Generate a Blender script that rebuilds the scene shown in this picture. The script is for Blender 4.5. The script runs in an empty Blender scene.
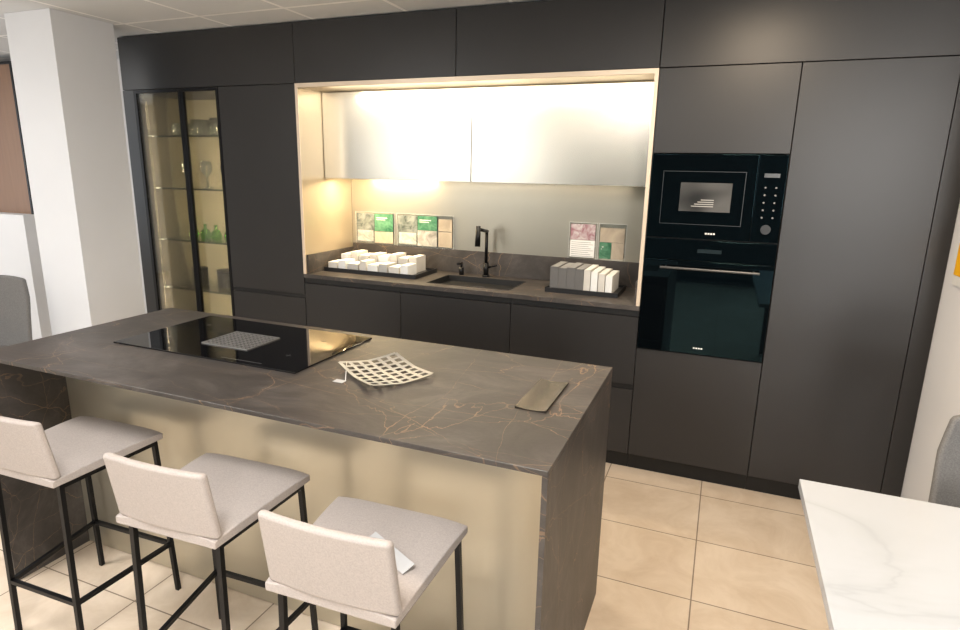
import bpy, bmesh, random
from math import *
from mathutils import Vector, Matrix, Euler
random.seed(4)
COL=bpy.context.scene.collection
# ---------------------------------------------------------------- materials
def newmat(name):
    m=bpy.data.materials.new(name); m.use_nodes=True
    nt=m.node_tree; b=nt.nodes['Principled BSDF']
    return m,nt,b
def ramp(nt,fac,stops):
    r=nt.nodes.new('ShaderNodeValToRGB'); e=r.color_ramp.elements
    while len(e)<len(stops): e.new(.5)
    for i,(p,c) in enumerate(stops):
        e[i].position=p; e[i].color=(c[0],c[1],c[2],1)
    nt.links.new(fac,r.inputs[0]); return r.outputs[0]
def texco(nt,scale=(1,1,1),loc=(0,0,0)):
    t=nt.nodes.new('ShaderNodeTexCoord'); mp=nt.nodes.new('ShaderNodeMapping')
    mp.inputs['Scale'].default_value=scale; mp.inputs['Location'].default_value=loc
    nt.links.new(t.outputs['Object'],mp.inputs[0]); return mp.outputs[0]
def noise(nt,vec,scale,detail=3,rough=.5,dist=0):
    n=nt.nodes.new('ShaderNodeTexNoise'); n.inputs['Scale'].default_value=scale
    n.inputs['Detail'].default_value=detail; n.inputs['Roughness'].default_value=rough
    n.inputs['Distortion'].default_value=dist
    nt.links.new(vec,n.inputs['Vector']); return n.outputs[0]
def bump(nt,b,h,strength,dist=.002):
    bp=nt.nodes.new('ShaderNodeBump'); bp.inputs['Strength'].default_value=strength; bp.inputs['Distance'].default_value=dist
    nt.links.new(h,bp.inputs['Height']); nt.links.new(bp.outputs[0],b.inputs['Normal'])
def math(nt,op,a,bv=None):
    n=nt.nodes.new('ShaderNodeMath'); n.operation=op
    for i,v in enumerate((a,bv)):
        if v is None: continue
        if isinstance(v,(int,float)): n.inputs[i].default_value=v
        else: nt.links.new(v,n.inputs[i])
    return n.outputs[0]
def mixc(nt,fac,a,b):
    n=nt.nodes.new('ShaderNodeMix'); n.data_type='RGBA'
    if isinstance(fac,(int,float)): n.inputs[0].default_value=fac
    else: nt.links.new(fac,n.inputs[0])
    for i,v in ((6,a),(7,b)):
        if isinstance(v,tuple): n.inputs[i].default_value=(v[0],v[1],v[2],1)
        else: nt.links.new(v,n.inputs[i])
    return n.outputs[2]
def simple(name,c,rough=.5,metal=0,var=.06,scale=8,bmp=0,bscale=200,spec=.5,stretch=(1,1,1)):
    m,nt,b=newmat(name); v=texco(nt,stretch)
    n=noise(nt,v,scale)
    col=ramp(nt,n,[(.3,tuple(x*(1-var) for x in c)),(.7,tuple(min(1,x*(1+var)) for x in c))])
    nt.links.new(col,b.inputs['Base Color'])
    b.inputs['Roughness'].default_value=rough; b.inputs['Metallic'].default_value=metal
    b.inputs['Specular IOR Level'].default_value=spec
    if bmp: bump(nt,b,noise(nt,v,bscale,2),bmp)
    return m
def glassmat(name,tint=(1,1,1),refl=.08,diff=0):
    m=bpy.data.materials.new(name); m.use_nodes=True; nt=m.node_tree; nt.nodes.clear()
    o=nt.nodes.new('ShaderNodeOutputMaterial'); tr=nt.nodes.new('ShaderNodeBsdfTransparent'); tr.inputs[0].default_value=(*tint,1)
    base=tr.outputs[0]
    if diff:
        df=nt.nodes.new('ShaderNodeBsdfTranslucent'); df.inputs[0].default_value=(.9,.9,.85,1)
        m1=nt.nodes.new('ShaderNodeMixShader'); m1.inputs[0].default_value=diff
        nt.links.new(base,m1.inputs[1]); nt.links.new(df.outputs[0],m1.inputs[2]); base=m1.outputs[0]
    g=nt.nodes.new('ShaderNodeBsdfGlossy'); g.inputs['Roughness'].default_value=.02; g.inputs[0].default_value=(1,1,1,1)
    lw=nt.nodes.new('ShaderNodeLayerWeight'); lw.inputs[0].default_value=.25
    f=math(nt,'ADD',math(nt,'MULTIPLY',lw.outputs['Fresnel'],.8),refl)
    mx=nt.nodes.new('ShaderNodeMixShader'); nt.links.new(f,mx.inputs[0]); nt.links.new(base,mx.inputs[1]); nt.links.new(g.outputs[0],mx.inputs[2])
    nt.links.new(mx.outputs[0],o.inputs[0]); return m
def vor_edge(nt,vec,scale):
    v=nt.nodes.new('ShaderNodeTexVoronoi'); v.feature='DISTANCE_TO_EDGE'; v.inputs['Scale'].default_value=scale
    nt.links.new(vec,v.inputs['Vector']); return v.outputs['Distance']
def stone():
    m,nt,b=newmat('dark_veined_stone'); v=texco(nt,(1,1.5,1))
    base=noise(nt,v,2.8,11,.74,.9)
    col=ramp(nt,base,[(.3,(.034,.0295,.027)),(.5,(.062,.054,.049)),(.72,(.122,.108,.099))])
    t=nt.nodes.new('ShaderNodeTexCoord'); tot=None
    for rot,sc,s,w in (((.2,.3,.55),(.55,1.5,1.0),2.5,.0027),((.5,.1,-.45),(1.6,.5,1.1),2.0,.0019),((.1,.4,.25),(.5,1.6,1.3),3.2,.0022)):
        mp=nt.nodes.new('ShaderNodeMapping'); mp.inputs['Rotation'].default_value=rot; mp.inputs['Scale'].default_value=sc
        nt.links.new(t.outputs['Object'],mp.inputs[0])
        nz=nt.nodes.new('ShaderNodeTexNoise'); nz.inputs['Scale'].default_value=5; nz.inputs['Detail'].default_value=6; nt.links.new(mp.outputs[0],nz.inputs['Vector'])
        ml=nt.nodes.new('ShaderNodeVectorMath'); ml.operation='SCALE'; ml.inputs['Scale'].default_value=.13; nt.links.new(nz.outputs['Color'],ml.inputs[0])
        ad=nt.nodes.new('ShaderNodeVectorMath'); ad.operation='ADD'; nt.links.new(mp.outputs[0],ad.inputs[0]); nt.links.new(ml.outputs[0],ad.inputs[1])
        ln=math(nt,'LESS_THAN',vor_edge(nt,ad.outputs[0],s),w)
        tot=ln if tot is None else math(nt,'MAXIMUM',tot,ln)
    msk=ramp(nt,noise(nt,v,3.6,4,.6),[(.34,(0,0,0)),(.62,(1,1,1))])
    c2=mixc(nt,math(nt,'MULTIPLY',math(nt,'MULTIPLY',tot,msk),.55),col,(.37,.23,.13))
    nt.links.new(c2,b.inputs['Base Color']); b.inputs['Roughness'].default_value=.42
    bump(nt,b,noise(nt,v,60,3),.12); return m
def marble():
    m,nt,b=newmat('white_marble'); v=texco(nt)
    n1=noise(nt,texco(nt,(1,1.8,1)),1.1,5,.55,.7)
    l=math(nt,'ABSOLUTE',math(nt,'SUBTRACT',n1,.5))
    col=ramp(nt,l,[(0,(.46,.475,.50)),(.012,(.49,.51,.53)),(.06,(.515,.535,.56)),(.3,(.53,.55,.575))])
    nt.links.new(col,b.inputs['Base Color']); b.inputs['Roughness'].default_value=.25; return m
def tilemat():
    m,nt,b=newmat('cream_floor_tiles'); v=texco(nt,(1,1,1),(-.39,.11,0))
    br=nt.nodes.new('ShaderNodeTexBrick'); br.offset=0; br.inputs['Scale'].default_value=1
    br.inputs['Brick Width'].default_value=.48; br.inputs['Row Height'].default_value=.42
    br.inputs['Mortar Size'].default_value=.003; br.inputs['Mortar Smooth'].default_value=.3
    br.inputs['Color1'].default_value=(.77,.655,.53,1); br.inputs['Color2'].default_value=(.82,.70,.57,1); br.inputs['Mortar'].default_value=(.34,.27,.21,1)
    nt.links.new(v,br.inputs[0])
    n=noise(nt,v,4.0,7,.65,.8)
    sh=ramp(nt,n,[(.3,(.84,.80,.75)),(.62,(1.0,1.0,1.0))])
    mx=nt.nodes.new('ShaderNodeMix'); mx.data_type='RGBA'; mx.blend_type='MULTIPLY'; mx.inputs[0].default_value=1
    nt.links.new(br.outputs[0],mx.inputs[6]); nt.links.new(sh,mx.inputs[7])
    nt.links.new(mx.outputs[2],b.inputs['Base Color']); b.inputs['Roughness'].default_value=.15
    bump(nt,b,math(nt,'SUBTRACT',1,br.outputs['Fac']),.4,.002); return m
def ceilmat():
    m,nt,b=newmat('suspended_ceiling_tiles'); v=texco(nt,(1,1,1),(.15,.25,0))
    br=nt.nodes.new('ShaderNodeTexBrick'); br.offset=0; br.inputs['Scale'].default_value=1
    br.inputs['Brick Width'].default_value=.6; br.inputs['Row Height'].default_value=.6
    br.inputs['Mortar Size'].default_value=.012; br.inputs['Mortar Smooth'].default_value=.1
    br.inputs['Color1'].default_value=(.68,.70,.72,1); br.inputs['Color2'].default_value=(.72,.74,.76,1); br.inputs['Mortar'].default_value=(.97,.97,.97,1)
    nt.links.new(v,br.inputs[0]); nt.links.new(br.outputs[0],b.inputs['Base Color']); b.inputs['Roughness'].default_value=.9
    bump(nt,b,noise(nt,v,80,3),.2); return m
def fabric(name,c,var=.08):
    m,nt,b=newmat(name); v=texco(nt)
    n=noise(nt,v,240,3,.7); n2=noise(nt,v,6,3)
    col=ramp(nt,n,[(.3,tuple(x*(1-var) for x in c)),(.7,tuple(x*(1+var*.6) for x in c))])
    col2=mixc(nt,math(nt,'MULTIPLY',n2,.2),col,tuple(x*.8 for x in c))
    nt.links.new(col2,b.inputs['Base Color']); b.inputs['Roughness'].default_value=.9; b.inputs['Specular IOR Level'].default_value=.2
    bump(nt,b,n,.25,.001); return m
CAB=simple('charcoal_matte_lacquer',(.027,.0255,.025),.37,0,.05,3,.03,400)
CABIN=simple('black_carcass',(.010,.010,.010),.6)
GRIP=simple('black_grip_profile',(.007,.007,.007),.45)
CHAMP=simple('champagne_lacquer',(.50,.42,.31),.34,.55,.03,3)
DOORCH=simple('satin_metal_champagne',(.64,.61,.545),.25,.85,.02,3)
SPLASH=simple('satin_metal_backsplash',(.46,.435,.37),.32,.8,.03,3)
CHAMPF=simple('champagne_island_panel',(.56,.52,.425),.34,.75,.02,2)
FRAMEM=simple('pale_gold_trim',(.78,.65,.51),.35,.3,.03)
STONE=stone(); MARBLE=marble()
BLACKM=simple('black_metal',(.010,.010,.011),.38,.5)
BLKGLASS=simple('black_glass',(.003,.003,.004),.03,0,.02,spec=.85)
OVENGL=simple('teal_black_glass',(.002,.003,.004),.03,0,.02,spec=.40)
OVENGL.node_tree.nodes['Principled BSDF'].inputs['Specular Tint'].default_value=(.36,.76,.92,1)
BLKPL=simple('black_plastic',(.015,.015,.016),.35)
WALLM=simple('white_wall_paint',(.76,.76,.77),.85,0,.02,2,.05,150)
DARKWALL=simple('dark_teal_wall_paint',(.02,.06,.07),.6,0,.1,1)
PILLM=simple('white_column_paint',(.74,.75,.775),.8,0,.02,2,.05,150)
FAB=fabric('greige_fabric',(.455,.405,.375),.14); GRAYFAB=fabric('grey_fabric',(.20,.195,.19),.3)
STEEL=simple('brushed_steel',(.44,.445,.45),.33,.65,.06,30)
GRILLE=simple('silver_grille_metal',(.34,.33,.32),.35,.6)
DSTEEL=simple('dark_grille_metal',(.10,.10,.10),.35,.7)
FRMK=simple('dark_window_outline',(.03,.035,.04),.3)
SINKM=simple('black_composite',(.015,.015,.015),.45,0,.1,60)
PAPER=simple('white_paper',(.78,.78,.76),.7)
LEAF=simple('leaflet_paper',(.50,.50,.50),.5)
GREYPRINT=simple('grey_print',(.25,.25,.25),.5)
CREAM=simple('cream_sample_card',(.62,.59,.54),.6); GREYB=simple('grey_sample_card',(.14,.135,.13),.5)
PALEGREY=simple('pale_grey_sample_card',(.46,.45,.43),.6)
DOORGLASS=glassmat('smoked_glass',(.78,.765,.72),.02)
CLEAR=glassmat('clear_glass',(.90,.94,.92),.08)
SHELFG=simple('glass_shelf_edge',(.04,.055,.045),.2)
GREENGL=glassmat('green_glass',(.26,.70,.10),.08,.15)
WGL=glassmat('glassware_glass',(.95,.97,.95),.10,.30)
ACR=glassmat('acrylic',(.97,.97,.96),.12)
ACRE=simple('acrylic_polished_edge',(.75,.76,.74),.2)
VITIN=simple('vitrine_bronze_back',(.41,.37,.275),.4,.2)
WOOD=simple('brown_wood_panel',(.25,.14,.08),.5,0,.06,5,stretch=(8,8,.6))
BRONZE=simple('bronze_sample',(.13,.112,.092),.24,.9,.3,5)
YEL=simple('yellow_card',(.95,.50,.01),.5)
# ---------------------------------------------------------------- geometry helpers
def link(o): COL.objects.link(o); return o
def thing(name,label,cat,loc,group=None):
    o=bpy.data.objects.new(name,None); o.location=loc; o.empty_display_size=.1; link(o)
    o['label']=label; o['category']=cat
    if group: o['group']=group
    return o
def tag(o,label,cat,group=None):
    o['label']=label; o['category']=cat
    if group: o['group']=group
    return o
def finish(name,bm,mat,parent=None,loc=None,bevel=0,seg=2,smooth=False,sub=0):
    if parent is not None: org=Vector(parent_world(parent))
    elif loc is not None: org=Vector(loc)
    else:
        xs=[v.co for v in bm.verts]; org=Vector((sum(v.x for v in xs)/len(xs),sum(v.y for v in xs)/len(xs),min(v.z for v in xs)))
    bmesh.ops.recalc_face_normals(bm,faces=bm.faces)
    for v in bm.verts: v.co-=org
    me=bpy.data.meshes.new(name); bm.to_mesh(me); bm.free()
    me.materials.append(mat)
    o=bpy.data.objects.new(name,me); link(o)
    if parent is not None: o.parent=parent
    else: o.location=org
    if smooth:
        for p in me.polygons: p.use_smooth=True
    if bevel:
        b=o.modifiers.new('b','BEVEL'); b.width=bevel; b.segments=seg; b.limit_method='ANGLE'; b.angle_limit=radians(40)
        if seg>1:
            for p in me.polygons: p.use_smooth=True
            b.harden_normals=True
    return o
def parent_world(p):
    v=Vector((0,0,0)); q=p
    while q is not None: v+=q.location; q=q.parent
    return v
def addbox(bm,x0,x1,y0,y1,z0,z1):
    vs=[bm.verts.new((x,y,z)) for z in (z0,z1) for y in (y0,y1) for x in (x0,x1)]
    for f in ((0,1,3,2),(4,6,7,5),(0,4,5,1),(2,3,7,6),(0,2,6,4),(1,5,7,3)):
        bm.faces.new([vs[i] for i in f])
def box(name,b,mat,parent=None,bevel=0,seg=2,**k):
    bm=bmesh.new(); addbox(bm,*b); return finish(name,bm,mat,parent,bevel=bevel,seg=seg,**k)
def boxes(name,L,mat,parent=None,bevel=0,seg=1,**k):
    bm=bmesh.new()
    for b in L: addbox(bm,*b)
    return finish(name,bm,mat,parent,bevel=bevel,seg=seg,**k)
def addcyl(bm,p0,p1,r0,r1=None,n=20):
    r1=r0 if r1 is None else r1
    p0=Vector(p0);p1=Vector(p1); d=p1-p0; M=Matrix.Translation((p0+p1)/2)@d.to_track_quat('Z','Y').to_matrix().to_4x4()
    bmesh.ops.create_cone(bm,cap_ends=True,segments=n,radius1=r0,radius2=r1,depth=d.length,matrix=M)
def cyl(name,segs,mat,parent=None,n=20,**k):
    bm=bmesh.new()
    for s in segs: addcyl(bm,*s,n=n)
    o=finish(name,bm,mat,parent,**k)
    for p in o.data.polygons:
        if len(p.vertices)==4: p.use_smooth=True
    return o
def addbar(bm,p0,p1,w):
    p0=Vector(p0);p1=Vector(p1); d=p1-p0; q=d.to_track_quat('Z','Y').to_matrix()
    if abs(d.normalized().z)>.9: q=Matrix.Identity(3)
    vs=[]
    for p in (p0,p1):
        for sx,sy in ((-1,-1),(1,-1),(1,1),(-1,1)):
            vs.append(bm.verts.new(p+q@Vector((sx*w/2,sy*w/2,0))))
    bm.faces.new(vs[3::-1]); bm.faces.new(vs[4:])
    for i in range(4): bm.faces.new((vs[i],vs[(i+1)%4],vs[4+(i+1)%4],vs[4+i]))
def bar(name,segs,w,mat,parent=None,**k):
    bm=bmesh.new()
    for a,b in segs: addbar(bm,a,b,w)
    return finish(name,bm,mat,parent,**k)
def lathe(name,prof,mat,loc,parent=None,n=24):
    bm=bmesh.new(); rings=[]
    for r,z in prof:
        rings.append([bm.verts.new((loc[0]+r*cos(2*pi*i/n),loc[1]+r*sin(2*pi*i/n),loc[2]+z)) for i in range(n)])
    for a,b in zip(rings,rings[1:]):
        for i in range(n): bm.faces.new((a[i],a[(i+1)%n],b[(i+1)%n],b[i]))
    bmesh.ops.remove_doubles(bm,verts=bm.verts,dist=1e-5)
    return finish(name,bm,mat,parent,smooth=True)
def shaped(name,dims,fn,mat,parent,res=(10,6,3),bevel=.008,seg=3):
    bm=bmesh.new(); nx,ny,nz=res; vs={}
    def V(i,j,k):
        if (i,j,k) not in vs:
            vs[(i,j,k)]=bm.verts.new(fn(Vector(((i/nx-.5)*dims[0],(j/ny-.5)*dims[1],(k/nz-.5)*dims[2]))))
        return vs[(i,j,k)]
    for i in range(nx):
        for j in range(ny):
            bm.faces.new((V(i,j,0),V(i,j+1,0),V(i+1,j+1,0),V(i+1,j,0))); bm.faces.new((V(i,j,nz),V(i+1,j,nz),V(i+1,j+1,nz),V(i,j+1,nz)))
    for i in range(nx):
        for k in range(nz):
            bm.faces.new((V(i,0,k),V(i+1,0,k),V(i+1,0,k+1),V(i,0,k+1))); bm.faces.new((V(i,ny,k),V(i,ny,k+1),V(i+1,ny,k+1),V(i+1,ny,k)))
    for j in range(ny):
        for k in range(nz):
            bm.faces.new((V(0,j,k),V(0,j,k+1),V(0,j+1,k+1),V(0,j+1,k))); bm.faces.new((V(nx,j,k),V(nx,j+1,k),V(nx,j+1,k+1),V(nx,j,k+1)))
    return finish(name,bm,mat,parent,bevel=bevel,seg=seg,smooth=True)
def copy_tree(root,newloc,group=None):
    def cp(o,par):
        c=o.copy(); COL.objects.link(c)
        if par is not None: c.parent=par
        for ch in list(o.children): cp(ch,c)
        return c
    r=cp(root,None); r.location=newloc
    return r
# ---------------------------------------------------------------- dims
X0,X1,X2,XM,X4,X5,X6=-3.54,-2.70,-2.10,-1.05,.60,1.176,1.256
ZT,ZA,ZB,ZC,ZD,ZE,ZG=2.407,2.071,1.684,1.281,.706,.924,.787
G=.0018
# room
def struct(o): o['kind']='structure'; return o
struct(box('floor',(-7.5,3.5,-6.5,.75,-.1,0),tilemat()))
struct(box('ceiling',(-7.5,3.5,-6.5,.75,ZT+.006,ZT+.1),ceilmat()))
struct(box('wall_back',(-7.5,3.5,.62,.75,0,ZT+.006),WALLM))
struct(box('wall_left',(-7.6,-7.5,-6.5,.75,0,ZT+.006),WALLM))
struct(box('wall_right',(3.5,3.6,-6.5,.75,0,ZT+.006),DARKWALL))
struct(box('wall_front',(-7.5,3.5,-6.6,-6.5,0,ZT+.006),DARKWALL))
struct(box('wall_side',(X6+.002,X6+.14,-.48,.62,0,ZT+.006),WALLM))
for n in ('floor','ceiling'):
    o=bpy.data.objects[n]; l=o.location.copy()
    for v in o.data.vertices: v.co+=l
    o.location=(0,0,0)
p=struct(box('column',(-3.61,-3.22,-.65,-.27,0,ZT+.005),PILLM)); p.name='trim_1'
p['label']='white painted square structural column beside the kitchen units'

# ---------------------------------------------------------------- cabinets
BACK=.60
def door(name,x0,x1,z0,z1,par,mat=CAB,y=0):
    return box(name,(x0+G,x1-G,y,y+.019,z0+G,z1-G),mat,par,bevel=.0012,seg=1)
def body(x0,x1,z0,z1,par,plinth=True,y=.0205,mat=CABIN):
    b=boxes('body',[(x0+.0005,x1-.0005,y,BACK,z0,z1)],mat,par)
    if plinth: box('plinth',(x0+.0005,x1-.0005,.05,.07,0,z0),GRIP,par)
    return b
for i,(a,b,lab) in enumerate(((X0,X2,'long charcoal top cupboard above the glass display cabinet'),(X2,XM,'charcoal top cupboard above the lit niche'),(XM,0,'charcoal top cupboard above the lit niche'),(0,X5,'long charcoal top cupboard above the oven column'))):
    t=thing('top_cabinet',lab,'cabinet',((a+b)/2,.3,ZA),'charcoal top cupboards')
    body(a,b,ZA+.001,ZT,t,False); door('door',a,b,ZA,ZT,t)
t=thing('tall_cabinet','matt charcoal tall cupboard beside the glass display cabinet','cabinet',((X1+X2)/2,.3,0))
body(X1,X2,.1,ZA-.001,t); door('door',X1,X2,ZG+.0,ZA,t); door('drawer',X1,X2,.1,ZG-.022,t); box('grip_profile',(X1+.001,X2-.001,.004,.0203,ZG-.022,ZG),GRIP,t)
t=thing('oven_housing_cabinet','matt charcoal tall unit housing the microwave and the oven','cabinet',(.3,.3,0))
boxes('body',[(0.0005,.018,.0205,BACK,.1,ZA-.001),(.582,.5995,.0205,BACK,.1,ZA-.001),(.018,.582,.58,BACK,.1,ZA-.001),(.018,.582,.0205,.58,.1,ZD-.004),(.018,.582,.0205,.58,ZB+.002,ZA-.001),(.018,.582,.03,.58,ZC-.008,ZC+.008)],CABIN,t)
box('plinth',(0.0005,.5995,.05,.07,0,.1),GRIP,t)
door('door',0,X4,ZB,ZA,t); door('door',0,X4,.1,ZD-.002,t)
t=thing('tall_cabinet','full-height matt charcoal cupboard beside the ovens','cabinet',((X4+X5)/2,.3,0))
body(X4,X5,.1,ZA-.001,t); door('door',X4,X5,.1,ZA,t)
t=tag(box('end_panel',(X5+.001,X6,-.0,BACK,0,ZT),CAB,bevel=.001,seg=1),'narrow charcoal end panel closing the cabinet run','cabinet panel')
root=None
for i in range(3):
    a=X2+.7*i
    if root is None:
        t=root=thing('base_cabinet','charcoal handleless base drawer unit under the worktop','cabinet',(a+.35,.3,0),'base drawer units')
        body(a,a+.7,.1,.885,t)
        door('drawer',a,a+.7,.1,.468,t); door('drawer',a,a+.7,.495,.866,t)
        box('grip_profile',(a+.001,a+.699,.006,.0203,.468,.495),GRIP,t); box('grip_profile',(a+.001,a+.699,.006,.0203,.867,.898),GRIP,t)
    else: copy_tree(root,(a+.35,.3,0))
YW,ZW=.228,1.522
root=None
for i in range(2):
    a=X2+.021+i*1.029
    if i==0:
        t=root=thing('wall_cabinet','pale champagne wall cupboard glowing under niche lighting','cabinet',(a+.5145,.35,ZW),'champagne wall cupboards in the niche')
        box('body',(a+.0005,a+1.0285,YW+.0205,.528,ZW,2.04),CHAMP,t); door('door',a,a+1.029,ZW-.004,2.045,t,DOORCH,YW)
    else: copy_tree(root,(a+.5145,.35,ZW))
t=thing('niche_surround','champagne lined recess framing the worktop and wall cupboards','niche panelling',(XM,.3,ZE))
box('side_panel',(X2+.001,X2+.019,.0,.53,ZE+.001,ZA-.001),CHAMP,t)
box('side_panel',(-.019,-.001,.0,.53,ZE+.001,ZA-.001),CHAMP,t)
box('top_panel',(X2+.0195,-.0195,.0,.53,ZA-.022,ZA-.002),CHAMP,t)
boxes('edge_trim',[(X2+.001,X2+.02,-.006,-.0005,ZE+.001,ZA-.001),(-.02,-.001,-.006,-.0005,ZE+.001,ZA-.001),(X2+.02,-.02,-.006,-.0005,ZA-.024,ZA-.001)],FRAMEM,t)
box('backsplash',(X2+.02,-.02,.531,.545,ZE+.001,ZW+.3),SPLASH,t)
SX0,SX1,SY0,SY1=-1.27,-.74,.085,.40
t=thing('worktop','dark veined stone worktop with matching upstand under the niche','worktop',(XM,.27,.90))
boxes('slab',[(X2+.001,SX0,-.004,.56,.9,ZE),(SX1,-.001,-.004,.56,.9,ZE),(SX0,SX1,-.004,SY0,.9,ZE),(SX0,SX1,SY1,.56,.9,ZE)],STONE,t)
boxes('upstand',[(X2+.032,-.032,.516,.5305,ZE+.0005,1.075),(X2+.0195,X2+.032,.01,.5305,ZE+.0005,1.045),(-.032,-.0195,.01,.5305,ZE+.0005,1.045)],STONE,t)
t=thing('kitchen_sink','black rectangular inset sink in the dark worktop','sink',((SX0+SX1)/2,.24,.886))
w=.006; e=.001
boxes('basin',[(SX0+e,SX1-e,SY0+e,SY1-e,.886,.890),(SX0+e,SX0+w,SY0+e,SY1-e,.89,ZE+.002),(SX1-w,SX1-e,SY0+e,SY1-e,.89,ZE+.002),(SX0+w,SX1-w,SY0+e,SY0+w,.89,ZE+.002),(SX0+w,SX1-w,SY1-w,SY1-e,.89,ZE+.002)],SINKM,t)
cyl('drain',[((-1.0,.25,.8902),(-1.0,.25,.8925),.04)],DSTEEL,t)
fx,fy=-1.03,.455; f0=ZE+.0005
t=thing('faucet','matt black pull-out kitchen tap behind the sink','tap',(fx,fy,f0))
cyl('base',[((fx,fy,f0),(fx,fy,ZE+.012),.024),((fx,fy,ZE+.012),(fx,fy,ZE+.09),.017)],BLACKM,t)
cyl('column',[((fx,fy,ZE+.09),(fx,fy,ZE+.295),.0105)],BLACKM,t)
cyl('spout',[((fx,fy+.0105,ZE+.29),(fx,fy-.15,ZE+.315),.0105),((fx,fy-.142,ZE+.335),(fx,fy-.152,ZE+.21),.014,.017)],BLACKM,t)
cyl('lever',[((fx+.015,fy,ZE+.06),(fx+.075,fy-.01,ZE+.08),.006)],BLACKM,t)
t=thing('soap_dispenser','small matt black soap pump beside the tap','soap dispenser',(-1.20,.45,f0))
cyl('pump_body',[((-1.2,.45,f0),(-1.2,.45,ZE+.05),.016),((-1.2,.45,ZE+.05),(-1.2,.45,ZE+.075),.007)],BLACKM,t)
cyl('nozzle',[((-1.2,.455,ZE+.075),(-1.2,.39,ZE+.078),.008)],BLACKM,t)

# ---------------------------------------------------------------- microwave & oven
t=thing('microwave_oven','built-in black glass microwave above the oven','microwave',(.3,.25,ZC+.009))
box('body',(.022,.578,.025,.45,ZC+.009,ZB-.004),BLKPL,t)
D=box('door',(.004,.475,-.012,.0215,ZC+.004,ZB-.003),OVENGL,t,bevel=.002,seg=2)
boxes('window_frame',[(.06,.43,-.0135,-.0122,1.600,1.603),(.06,.43,-.0135,-.0122,1.352,1.355),(.06,.063,-.0135,-.0122,1.355,1.6),(.427,.43,-.0135,-.0122,1.355,1.6)],FRMK,D)
winm,nt,b=newmat('microwave_window'); v=texco(nt,(1,1,1.5)); n=noise(nt,v,4,1,.5,.3)
nt.links.new(ramp(nt,n,[(.35,(.035,.036,.037)),(.62,(.13,.13,.13))]),b.inputs['Base Color']); b.inputs['Roughness'].default_value=.1  # lit interior behind the pane is painted into these grey tones
W1=box('window',(.145,.375,-.0134,-.0122,1.415,1.550),winm,D)
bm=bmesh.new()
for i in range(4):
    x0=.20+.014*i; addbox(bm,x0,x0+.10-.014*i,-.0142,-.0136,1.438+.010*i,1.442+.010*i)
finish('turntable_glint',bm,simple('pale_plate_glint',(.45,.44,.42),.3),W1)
cp=box('control_panel',(.477,.596,-.012,.0215,ZC+.004,ZB-.003),OVENGL,t,bevel=.002,seg=2)
box('display',(.505,.57,-.0132,-.0121,1.580,1.598),simple('display_grey',(.10,.11,.12),.2),cp)
for r in range(5):
    for c in range(2):
        cyl('button',[((.515+.045*c,-.0122,1.535-.034*r),(.515+.045*c,-.0145,1.535-.034*r),.0042)],GREYPRINT,cp,n=12)
cyl('knob',[((.537,-.0122,1.345),(.537,-.022,1.345),.022)],BLKPL,cp)
boxes('logo',[(.276,.285,-.0134,-.0122,1.308,1.316),(.288,.297,-.0134,-.0122,1.308,1.316),(.300,.309,-.0134,-.0122,1.308,1.316),(.312,.321,-.0134,-.0122,1.308,1.316)],PAPER,D)
t=thing('built_in_oven','built-in black glass oven with a horizontal bar handle','oven',(.3,.25,ZD))
box('body',(.022,.578,.025,.52,ZD,ZC-.012),BLKPL,t)
cp=box('control_panel',(.004,.596,-.012,.0215,1.178,ZC-.003),OVENGL,t,bevel=.002,seg=2)
box('display',(.25,.36,-.0132,-.0121,1.218,1.236),simple('oven_display',(.02,.03,.035),.1),cp)
D=box('door',(.004,.596,-.012,.0215,ZD+.002,1.175),OVENGL,t,bevel=.002,seg=2)
bm=bmesh.new(); addcyl(bm,(.085,-.05,1.142),(.535,-.05,1.142),.0065); addcyl(bm,(.11,-.05,1.142),(.11,-.0121,1.142),.005); addcyl(bm,(.51,-.05,1.142),(.51,-.0121,1.142),.005)
o=finish('handle',bm,DSTEEL,D); o['label']='dark brushed metal bar handle'
boxes('logo',[(.276,.285,-.0134,-.0122,.737,.744),(.288,.297,-.0134,-.0122,.737,.744),(.300,.309,-.0134,-.0122,.737,.744),(.312,.321,-.0134,-.0122,.737,.744)],PAPER,D)
# ---------------------------------------------------------------- display cabinet
VX0,VX1,VM=-3.44,X1,-3.02
t=thing('display_cabinet','tall black-framed glass display cabinet with lit shelves','display cabinet',((X0+X1)/2,.3,0))
boxes('body',[(X0,VX0,0.0,BACK,.1,ZA-.001),(VX0,VX0+.018,.0205,BACK,.1,ZA-.001),(VX1-.019,VX1-.001,.0205,BACK,.1,ZA-.001),(VX0+.018,VX1-.019,.0205,BACK,ZA-.02,ZA-.001),(VX0+.018,VX1-.019,.0205,BACK,.1,.118)],CAB,t)
box('plinth',(X0,VX1-.001,.05,.07,0,.1),GRIP,t)
box('back_panel',(VX0+.018,VX1-.019,.42,.44,.118,ZA-.02),VITIN,t)
boxes('lining',[(VX0+.0185,VX0+.022,.03,.42,.12,ZA-.022),(VX1-.023,VX1-.0195,.03,.42,.12,ZA-.022)],VITIN,t)
SH=[.72,1.07,1.43,1.78]
for z in SH+[.40]:
    o=box('shelf',(VX0+.0225,VX1-.0235,.06,.415,z-.008,z-.0005),CLEAR,t); o['label']='clear glass shelf'
    box('shelf_edge',(VX0+.0225,VX1-.0235,.055,.0595,z-.011,z),SHELFG,t)
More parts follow.
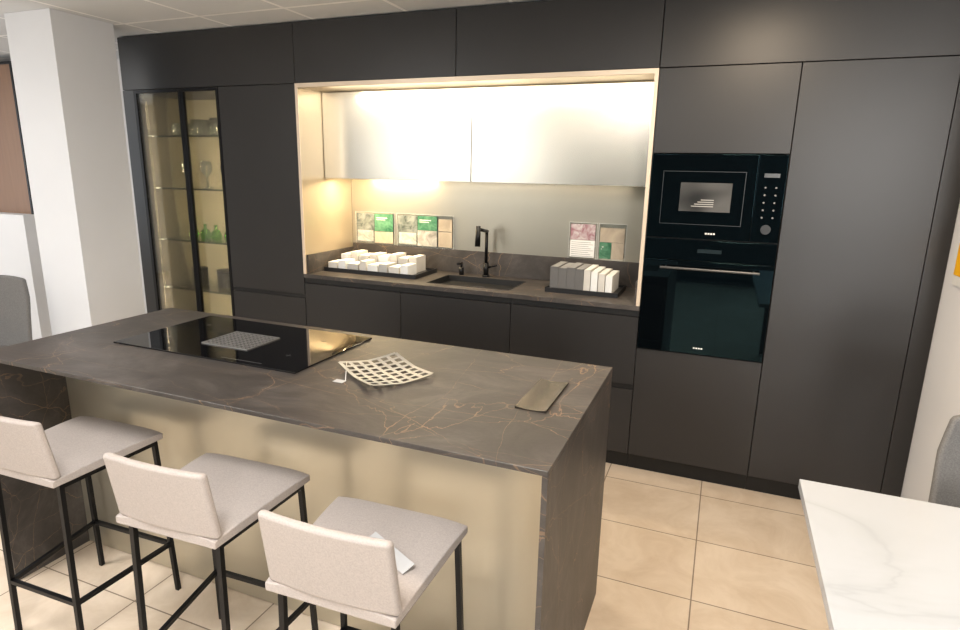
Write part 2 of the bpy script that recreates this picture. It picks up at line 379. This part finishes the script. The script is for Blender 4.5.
for a,b in ((VX0,VM),(VM,VX1)):
    f=.022
    d=boxes('door',[(a+G,a+f,0,.019,.1,ZA-G),(b-f,b-G,0,.019,.1,ZA-G),(a+f,b-f,0,.019,.1,.1+f),(a+f,b-f,0,.019,ZA-f,ZA-G)],BLACKM,t)
    box('glass',(a+f,b-f,.006,.012,.1+f,ZA-f),DOORGLASS,d)
def tumbler(x,y,z,r,h,mat,lab,name='drinking_glass',grp=None):
    o=lathe(name,[(0.0001,0.0),(r*.85,0.0),(r,h),(r-.003,h),(r*.85-.003,.006),(0.0001,.006)],mat,(x,y,z)); return tag(o,lab,'glass',grp)
def bottle(x,y,z,s):
    o=lathe('bottle',[(.0001,0),(.030*s,0),(.036*s,.012*s),(.037*s,.04*s),(.030*s,.065*s),(.012*s,.078*s),(.011*s,.105*s),(.014*s,.108*s),(.014*s,.113*s),(.0001,.113*s)],GREENGL,(x,y,z))
    return tag(o,'small round green glass bottle on the glass shelf','bottle','green bottles in the display cabinet')
for i,x in enumerate((-3.18,-3.09,-2.97,-2.87)): bottle(x,.16+.02*(i%2),1.0705,.95)
def wine(x,y,z,s=1):
    o=lathe('wine_glass',[(.0001,0),(.034*s,0),(.034*s,.003),(.006*s,.008),(.004*s,.08*s),(.012*s,.095*s),(.036*s,.125*s),(.040*s,.16*s),(.033*s,.205*s),(.031*s,.205*s),(.037*s,.16*s),(.033*s,.127*s),(.0001,.1*s)],WGL,(x,y,z))
    return tag(o,'clear stemmed wine glass on the glass shelf','glass','wine glasses in the display cabinet')
for x,y in ((-3.24,.2),(-3.15,.3),(-3.06,.2),(-2.97,.3),(-2.88,.2),(-3.34,.3),(-2.80,.3)): wine(x,y,1.4305,.9)
for i,x in enumerate((-3.24,-3.15,-3.06,-2.97,-2.88,-2.79)):
    tumbler(x,.15+.05*(i%2),1.7805,.034,.085,WGL,'clear drinking glass on the top glass shelf',grp='clear tumblers on the top shelf')
def bowl(x,y,z,r,h):
    o=lathe('bowl',[(.0001,0),(r*.45,0),(r*.5,.004),(r*.85,h*.5),(r,h),(r-.004,h),(r*.8,h*.5),(r*.4,.010),(.0001,.008)],WGL,(x,y,z))
    return tag(o,'clear glass bowl on the top glass shelf','bowl','bowls in the display cabinet')
for x,y,r,h in ((-3.20,.32,.07,.12),(-3.02,.32,.07,.13),(-2.84,.32,.07,.12),(-3.36,.26,.05,.07)): bowl(x,y,1.7805,r,h)
for x in (-3.22,-2.98,-2.84):
    t2=thing('canister','small black storage canister on the lower glass shelf','canister',(x,.22,.7205),'black canisters in the display cabinet')
    cyl('canister_body',[((x,.22,.7205),(x,.22,.835),.055)],BLACKM,t2,n=28); cyl('lid',[((x,.22,.8352),(x,.22,.85),.056)],BLACKM,t2,n=28)
# ---------------------------------------------------------------- trays with samples
def tray(x0,x1,y0,y1,lab):
    t=thing('display_tray',lab,'tray',((x0+x1)/2,(y0+y1)/2,ZE+.0005))
    boxes('tray_base',[(x0,x1,y0,y1,ZE+.0005,ZE+.012),(x0,x1,y0,y0+.006,ZE+.012,ZE+.026),(x0,x1,y1-.006,y1,ZE+.012,ZE+.026),(x0,x0+.006,y0+.006,y1-.006,ZE+.012,ZE+.026),(x1-.006,x1,y0+.006,y1-.006,ZE+.012,ZE+.026)],BLKPL,t)
tray(-2.055,-1.38,.15,.46,'low black display tray holding cream sample books')
tray(-.55,-.14,.15,.44,'low black display tray holding grey and white sample books')
def book(x,y,w,d,h,mat,lab,grp,page=None):
    z0=ZE+.0125
    t=thing('sample_book',lab,'sample book',(x,y,z0),grp)
    box('cover',(x-w/2,x+w/2,y-d/2,y+d/2,z0,z0+h),mat,t)
    box('page_block',(x-w/2+.004,x+w/2-.004,y-d/2+.004,y+d/2-.004,z0+h+.0001,z0+h+.001),page or (PAPER if mat is not GREYB else GREYPRINT),t)
x=-2.035; k=0
for w,h in ((.075,.050),(.06,.064),(.09,.048),(.055,.070),(.08,.052),(.065,.062),(.08,.050),(.06,.066)):
    book(x+w/2,.222,w-.007,.115,h,(CREAM,PAPER,PALEGREY)[k%3],'cream material sample slab lying on the black tray','cream sample slabs on the tray')
    x+=w+.005; k+=1
x=-2.03; k=0
for w,h in ((.07,.086),(.06,.104),(.08,.086),(.06,.098),(.08,.090),(.06,.106),(.075,.088),(.06,.1)):
    book(x+w/2,.370,w-.007,.13,h,(PAPER,CREAM,PALEGREY,CREAM)[k%4],'cream material sample slab standing on the black tray','cream sample slabs on the tray')
    x+=w+.005; k+=1
x=-.53
for i in range(4):
    book(x+.024,.29,.0470,.23,.130-.004*(i%2),GREYB,'dark grey material sample book on the black tray','grey sample books on the tray'); x+=.048
for i in range(4):
    book(x+.020,.29,.036,.23,.125-.008*i,PAPER if i%2 else CREAM,'white material sample book on the black tray','white sample books on the tray'); x+=.0405
# picture cards
def picmat(name,c1,c2,s):
    m,nt,b=newmat(name)
    t=nt.nodes.new('ShaderNodeTexCoord'); mp=nt.nodes.new('ShaderNodeMapping'); nt.links.new(t.outputs['Object'],mp.inputs[0])
    nn=noise(nt,mp.outputs[0],s,4,.55,1.2)
    nt.links.new(ramp(nt,nn,[(.3,c1),(.65,c2)]),b.inputs['Base Color']); b.inputs['Roughness'].default_value=.18; return m
PG=picmat('interior_photo_print',(.045,.06,.055),(.26,.28,.27),16); PGR=picmat('green_print',(.02,.11,.06),(.12,.27,.17),20)
SOFA=picmat('sofa_photo_print',(.25,.24,.22),(.6,.58,.55),14)
PR=picmat('flower_print',(.62,.60,.60),(.30,.15,.18),20); PB=picmat('beige_print',(.36,.31,.25),(.50,.43,.34),8)
def lines(a,b,z0,z1):
    n=int((z1-z0)/.012); return [(a+.008,b-.008-(i%3)*.014,.5158,.5163,z0+.012*i+.005,z0+.012*i+.0075) for i in range(n)]
def holder(x0,x1,prints,lab):
    t=thing('picture_card',lab,'card',((x0+x1)/2,.512,1.0755))
    box('acrylic_sheet',(x0,x1,.519,.522,1.0755,1.295),ACR,t)
    boxes('polished_edge',[(x0,x1,.5186,.5189,1.293,1.295),(x0,x0+.002,.5186,.5189,1.0755,1.293),(x1-.002,x1,.5186,.5189,1.0755,1.293)],ACRE,t)
    for (a,b,z0,z1,m) in prints:
        pr=box('print',(a,b,.5165,.5185,z0,z1),m,t)
        if m is PAPER: boxes('text_lines',lines(a,b,z0,z1),GREYPRINT,pr)
        if m is PGR: boxes('text_lines',[(a+.015,b-.045,.5158,.5163,z1-.03,z1-.025),(a+.015,b-.06,.5158,.5163,z1-.042,z1-.038)],PAPER,pr)
        if m is PG: box('sofa_picture',(a+.008,b-.008,.5156,.5163,z0+.008,z0+(z1-z0)*.42),SOFA,pr)
holder(-2.045,-1.735,[(-2.035,-1.893,1.085,1.285,PG),(-1.890,-1.745,1.165,1.285,PGR),(-1.890,-1.745,1.085,1.163,PB)],'clear card holder with interior photo and a green panel')
holder(-1.715,-1.29,[(-1.705,-1.558,1.085,1.285,PG),(-1.555,-1.41,1.19,1.285,PGR),(-1.555,-1.41,1.085,1.188,SOFA),(-1.40,-1.30,1.19,1.27,PB),(-1.40,-1.30,1.085,1.185,PB)],'clear card holder with interior photo, green and beige prints')
holder(-.515,-.345,[(-.505,-.355,1.19,1.285,PR),(-.505,-.355,1.085,1.188,PAPER)],'clear card holder with a flower print and white caption')
holder(-.335,-.17,[(-.325,-.18,1.185,1.27,PB),(-.325,-.255,1.085,1.183,PGR),(-.252,-.18,1.085,1.183,PB)],'clear card holder with beige and green prints')
# ---------------------------------------------------------------- island
IA,IB,IC,ID,IH=-2.05,.047,-1.892,-1.06,.92
t=thing('island_worktop','dark veined stone island top with waterfall ends','worktop',((IA+IB)/2,(IC+ID)/2,0))
box('top_slab',(IA,IB,IC,ID,IH-.014,IH),STONE,t,bevel=.001,seg=1)
box('side_panel',(IA,IA+.014,IC,ID,0,IH-.0145),STONE,t); box('side_panel',(IB-.014,IB,IC,ID,0,IH-.0145),STONE,t)
IP=-1.60
t=thing('island_cabinet','island cabinet with champagne back panel and charcoal drawers','cabinet',((IA+IB)/2,-1.35,0))
box('body',(IA+.016,IB-.016,IP+.02,ID-.045,.1,IH-.016),CABIN,t)
box('plinth',(IA+.016,IB-.016,IP+.02,ID-.09,0,.1),GRIP,t)
box('back_panel',(IA+.016,IB-.016,IP,IP+.018,.004,IH-.016),CHAMPF,t)
for k in range(3):
    a=IA+.02+k*(IB-IA-.04)/3; b=a+(IB-IA-.04)/3
    box('drawer',(a+G,b-G,ID-.044,ID-.025,.103,.468),CAB,t); box('drawer',(a+G,b-G,ID-.044,ID-.025,.495,.866),CAB,t)
t=thing('induction_hob','black glass induction hob with central extractor grille','hob',(-1.34,-1.36,IH+.0003))
box('glass_surface',(-1.745,-.900,-1.59,-1.115,IH+.0003,IH+.0063),BLKGLASS,t,bevel=.001,seg=1)
gx0,gx1,gy0,gy1=-1.435,-1.215,-1.465,-1.285
L=[(gx0,gx1,gy0,gy0+.003,IH+.0065,IH+.0105),(gx0,gx1,gy1-.003,gy1,IH+.0065,IH+.0105),(gx0,gx0+.003,gy0+.003,gy1-.003,IH+.0065,IH+.0105),(gx1-.003,gx1,gy0+.003,gy1-.003,IH+.0065,IH+.0105)]
L+=[(gx0+.003,gx1-.003,gy0+.016+.018*i,gy0+.016+.018*i+.003,IH+.0065,IH+.0100) for i in range(9)]
L+=[(gx0+.020+.0200*i,gx0+.0225+.0200*i,gy0+.003,gy1-.003,IH+.0064,IH+.0098) for i in range(10)]
boxes('extractor_grille',L,GRILLE,t)
MARK=simple('hob_print_grey',(.10,.10,.10),.3)
for cx in (-1.62,-1.04):
    for cy in (-1.245,-1.45): 
        boxes('cooking_zone_mark',[(cx-.012,cx+.012,cy-.0008,cy+.0008,IH+.0064,IH+.0066),(cx-.0008,cx+.0008,cy-.012,cy+.012,IH+.00645,IH+.00665)],MARK,t)
box('touch_control_strip',(-1.24,-1.06,-1.566,-1.563,IH+.0064,IH+.0066),MARK,t)
def lattice():
    cx,cy=-.640,-1.455; N=7; s=.265; s2=.21; bw=.0135; rot=radians(-34)
    t=thing('lattice_tray','curved silver square-lattice tray on the dark stone','tray',(cx,cy,IH+.0005))
    bm=bmesh.new()
    def P(u,v,off):
        x=(u-.5)*s; y=(v-.5)*s2
        z=.001+.28*(x*x)+.45*(y*y)+.5*abs(x*y)
        return (cx+x*cos(rot)-y*sin(rot),cy+x*sin(rot)+y*cos(rot),IH+.0005+z+off)
    def strip(fixed,isu):
        n=24; hw=bw/(s if isu else s2); prev=None
        for i in range(n+1):
            tt=i/n; ring=[]
            for du,dz in ((-hw/2,0),(hw/2,0),(hw/2,.001),(-hw/2,.001)):
                u,v=(fixed+du,tt) if isu else (tt,fixed+du)
                ring.append(bm.verts.new(P(u,v,dz)))
            if prev:
                for k in range(4): bm.faces.new((prev[k],prev[(k+1)%4],ring[(k+1)%4],ring[k]))
            else: bm.faces.new(ring)
            prev=ring
        bm.faces.new(prev[::-1])
    for i in range(N+1): strip(i/N,True)
    for i in range(N): strip(i/(N-1),False)
    finish('lattice',bm,STEEL,t)
    a=P(0,.1,0); tx,ty=-.745,-1.600
    cyl('cord',[((a[0]+.004,a[1],a[2]),(tx+.035,ty+.02,IH+.003),.0011)],PAPER,t,n=8)
    box('price_tag',(tx,tx+.036,ty,ty+.024,IH+.0012,IH+.0024),LEAF,t)
lattice()
def prof():
    bm=bmesh.new(); n=14; x0,x1,y0,y1=-.145,-.052,-1.565,-1.30; R=[]
    t=thing('sample_plate','narrow dark bronze concave sample plate on the stone','sample plate',((x0+x1)/2,(y0+y1)/2,IH+.0004))
    for i in range(n+1):
        u=i/n; x=x0+(x1-x0)*u; z=IH+.0004+.005*(2*u-1)**2
        R.append([bm.verts.new(c) for c in ((x,y0,IH+.0004),(x,y1,IH+.0004),(x,y1,z+.0025),(x,y0,z+.0025))])
    for a,b in zip(R,R[1:]):
        for k in range(4): bm.faces.new((a[k],a[(k+1)%4],b[(k+1)%4],b[k]))
    bm.faces.new(R[0][::-1]); bm.faces.new(R[-1])
    finish('plate',bm,BRONZE,t)
prof()
# ---------------------------------------------------------------- bar stools
def stool():
    t=thing('bar_stool','low-back greige upholstered bar stool with thin black legs at the island','bar stool',(0,0,0),'bar stools at the island')
    SZ=.66; D=.39; TH=.036
    def seatf(c):
        u=c.y/D; wv=1-.17*(.5-u)
        ex=abs(c.x)/.21; z=SZ-TH/2+c.z
        if c.z>0: z-= .009*max(0,ex-.5)**2*4 + .009*max(0,abs(u)-.2)**2*8
        return Vector((c.x*wv+.02*(.5-u),c.y,z))
    shaped('seat',(.41,D,TH),seatf,FAB,t,(14,12,2),.015,5)
    def backf(c):
        zz=c.z+.10
        return Vector((.026+c.x*(1-.02*zz/.2),-.188+c.y-.16*zz+.42*(c.x**2),SZ-.014+zz))
    shaped('backrest',(.338,.025,.195),backf,FAB,t,(14,1,8),.0105,5)
    top=SZ-TH-.001; w=.015
    def at(sx,front,z):
        k=1-z/top
        if front: return (sx*(.184+.016*k),.172+.02*k,z)
        return (.022+sx*(.150+.006*k),-.162-.012*k,z)
    for sx in (-1,1):
        for fr in (True,False): bar('leg',[(at(sx,fr,0),at(sx,fr,top))],w,BLACKM,t)
    zf=top-.010
    def loop(z): return [(at(-1,True,z),at(1,True,z)),(at(-1,False,z),at(1,False,z)),(at(-1,True,z),at(-1,False,z)),(at(1,True,z),at(1,False,z))]
    bar('seat_frame',loop(zf),.015,BLACKM,t)
    bar('footrest',loop(.20),.014,BLACKM,t)
    return t
st=stool(); st.location=(-1.630,-1.875,0); st.rotation_euler=(0,0,radians(2))
s2=copy_tree(st,(-.960,-1.912,0)); s2.rotation_euler=(0,0,radians(2.5))
s3=copy_tree(st,(-.398,-1.968,0)); s3.rotation_euler=(0,0,radians(2))
s3['label']='low-back greige bar stool with a white leaflet on the seat'
bm=bmesh.new(); addbox(bm,-.080,.080,-.018,.018,0,.002)
o=finish('leaflet',bm,LEAF,loc=(0,0,0)); o.location=(-.318,-1.985,.670); o.rotation_euler=(radians(18),radians(3),radians(-24))
tag(o,'small white leaflet lying on the stool seat','leaflet')
# ---------------------------------------------------------------- table and chairs
t=thing('dining_table','white marble-topped dining table with black legs','table',(1.1,-2.1,0))
box('table_top',(.632,1.56,-2.95,-1.322,.722,.75),MARBLE,t,bevel=.002,seg=2)
for x in (.80,1.42):
    for y in (-2.8,-1.62): box('leg',(x-.025,x+.025,y-.025,y+.025,0,.7215),BLACKM,t)
def chair(loc,rz,lab):
    t=thing('dining_chair',lab,'chair',(0,0,0),'grey dining chairs')
    shaped('seat',(.44,.43,.07),lambda c:Vector((c.x,c.y,.435+c.z-.02*(c.x/.22)**2*(c.z>0))),GRAYFAB,t,(8,8,2),.02,3)
    shaped('backrest',(.44,.035,.45),lambda c:Vector((c.x*(1-.08*(c.z+.21)-(.10*max(0,c.z-.12)/.11*abs(c.x)/.22)),-.205+c.y-.14*(c.z+.21)+.5*c.x*c.x,.675+c.z-.35*c.x*c.x*(c.z>.05))),GRAYFAB,t,(12,1,8),.014,4)
    for sx in (-1,1):
        for y,sy in ((.17,.03),(-.16,-.04)): 
            cyl('leg',[((sx*.2,y+sy,0),(sx*.17,y,.399),.009,.013)],BLACKM,t)
    t.location=loc; t.rotation_euler=(0,0,rz); return t
chair((1.255,-1.22,0),pi,'grey fabric dining chair pushed up to the marble table')
chair((-3.70,-1.06,0),radians(200),'grey fabric chair beside the white column')
# ---------------------------------------------------------------- left background
t=thing('display_partition','white low display partition carrying a brown wood board','partition',(-5.6,.2,0))
box('base_panel',(-6.5,-4.96,.10,.32,0,1.16),WALLM,t)
box('wood_board',(-6.5,-5.03,.22,.26,1.1605,2.34),WOOD,t)
boxes('frame',[(-5.03,-5.01,.21,.27,1.1605,2.36),(-6.5,-5.03,.21,.27,2.34,2.36)],BLACKM,t)
t=thing('wall_sign','white framed card with a yellow panel on the side wall','sign',(X6,-.26,1.2))
box('board',(X6-.006,X6+.0015,-.40,-.12,1.17,1.40),PAPER,t)
box('yellow_panel',(X6-.008,X6-.0062,-.385,-.125,1.21,1.34),YEL,t)
# ---------------------------------------------------------------- lights
def area(name,loc,d,sx,sy,e,c):
    l=bpy.data.lights.new(name,'AREA'); l.shape='RECTANGLE'; l.size=sx; l.size_y=sy; l.energy=e; l.color=c
    o=bpy.data.objects.new(name,l); o.location=loc; o.rotation_euler=Vector(d).to_track_quat('-Z','Y').to_euler(); link(o); return o
W=(1,.975,.95)
for i,(x,y,e) in enumerate(((-2.5,-2.7,36),(-.4,-2.9,42),(1.9,-2.8,16),(-1.5,-5.0,24),(1.5,-5.0,22),(-5.0,-1.5,20))):
    area('ceiling_light',(x,y,ZT-.01),(0,0,-1),.6,.6,e,W)
area('ceiling_light',(.45,-1.10,ZT-.01),(.05,0,-1),.3,.3,28,(1,.80,.58))
area('window_and_sheen_light',(-7.3,-1.9,1.4),(1,-.15,-.08),2.2,1.8,42,(.82,.91,1))
area('window_and_sheen_light',(1.95,-6.35,1.75),(-.1,1,-.02),.9,1.5,135,(1,.98,.96))  # added unseen light for the sheen on the right tall door, no window here
area('window_and_sheen_light',(-4.15,-6.35,1.75),(.1,1,0),3.0,1.25,46,(1,.985,.95))
area('niche_light',(-1.30,.02,ZA-.040),(0,.80,-.60),1.2,.015,10,(1,.89,.70))
area('niche_light',(-.36,.02,ZA-.040),(0,.80,-.60),.6,.015,2.2,(1,.89,.70))
area('under_cabinet_light',(-1.78,.30,ZW-.008),(0,.15,-.98),.5,.02,10,(1,.78,.46))
area('under_cabinet_light',(-.85,.27,ZW-.008),(0,.1,-.98),1.3,.02,3.0,(1,.84,.62))
area('display_light',(VX0+.045,.035,1.1),(.7,.7,0),.012,1.8,7.5,(1,.85,.60))
area('display_light',(VX1-.045,.035,1.1),(-.7,.7,0),.012,1.8,7.5,(1,.85,.60))
wd=bpy.data.worlds.new('World'); bpy.context.scene.world=wd; wd.use_nodes=True
wd.node_tree.nodes['Background'].inputs[0].default_value=(.8,.85,.9,1); wd.node_tree.nodes['Background'].inputs[1].default_value=.3
# ---------------------------------------------------------------- camera
yaw,pitch,roll,f=.3801,.2335,.0201,602.26
fwd=Vector((-sin(yaw)*cos(pitch),cos(yaw)*cos(pitch),-sin(pitch))); rt=Vector((cos(yaw),sin(yaw),0)); up=rt.cross(fwd)
r2=rt*cos(roll)+up*sin(roll); u2=-rt*sin(roll)+up*cos(roll)
cam=bpy.data.cameras.new('camera'); co=bpy.data.objects.new('camera',cam); link(co)
M=Matrix(((r2.x,u2.x,-fwd.x,0),(r2.y,u2.y,-fwd.y,0),(r2.z,u2.z,-fwd.z,0),(0,0,0,1)))
co.matrix_world=Matrix.Translation((.3601,-3.1122,1.5803))@M
cam.sensor_width=36; cam.lens=f*36/960; cam.clip_start=.02
bpy.context.scene.camera=co
bpy.context.scene.view_settings.view_transform='Standard'
bpy.context.scene.view_settings.look='None'
bpy.context.scene.view_settings.gamma=.95
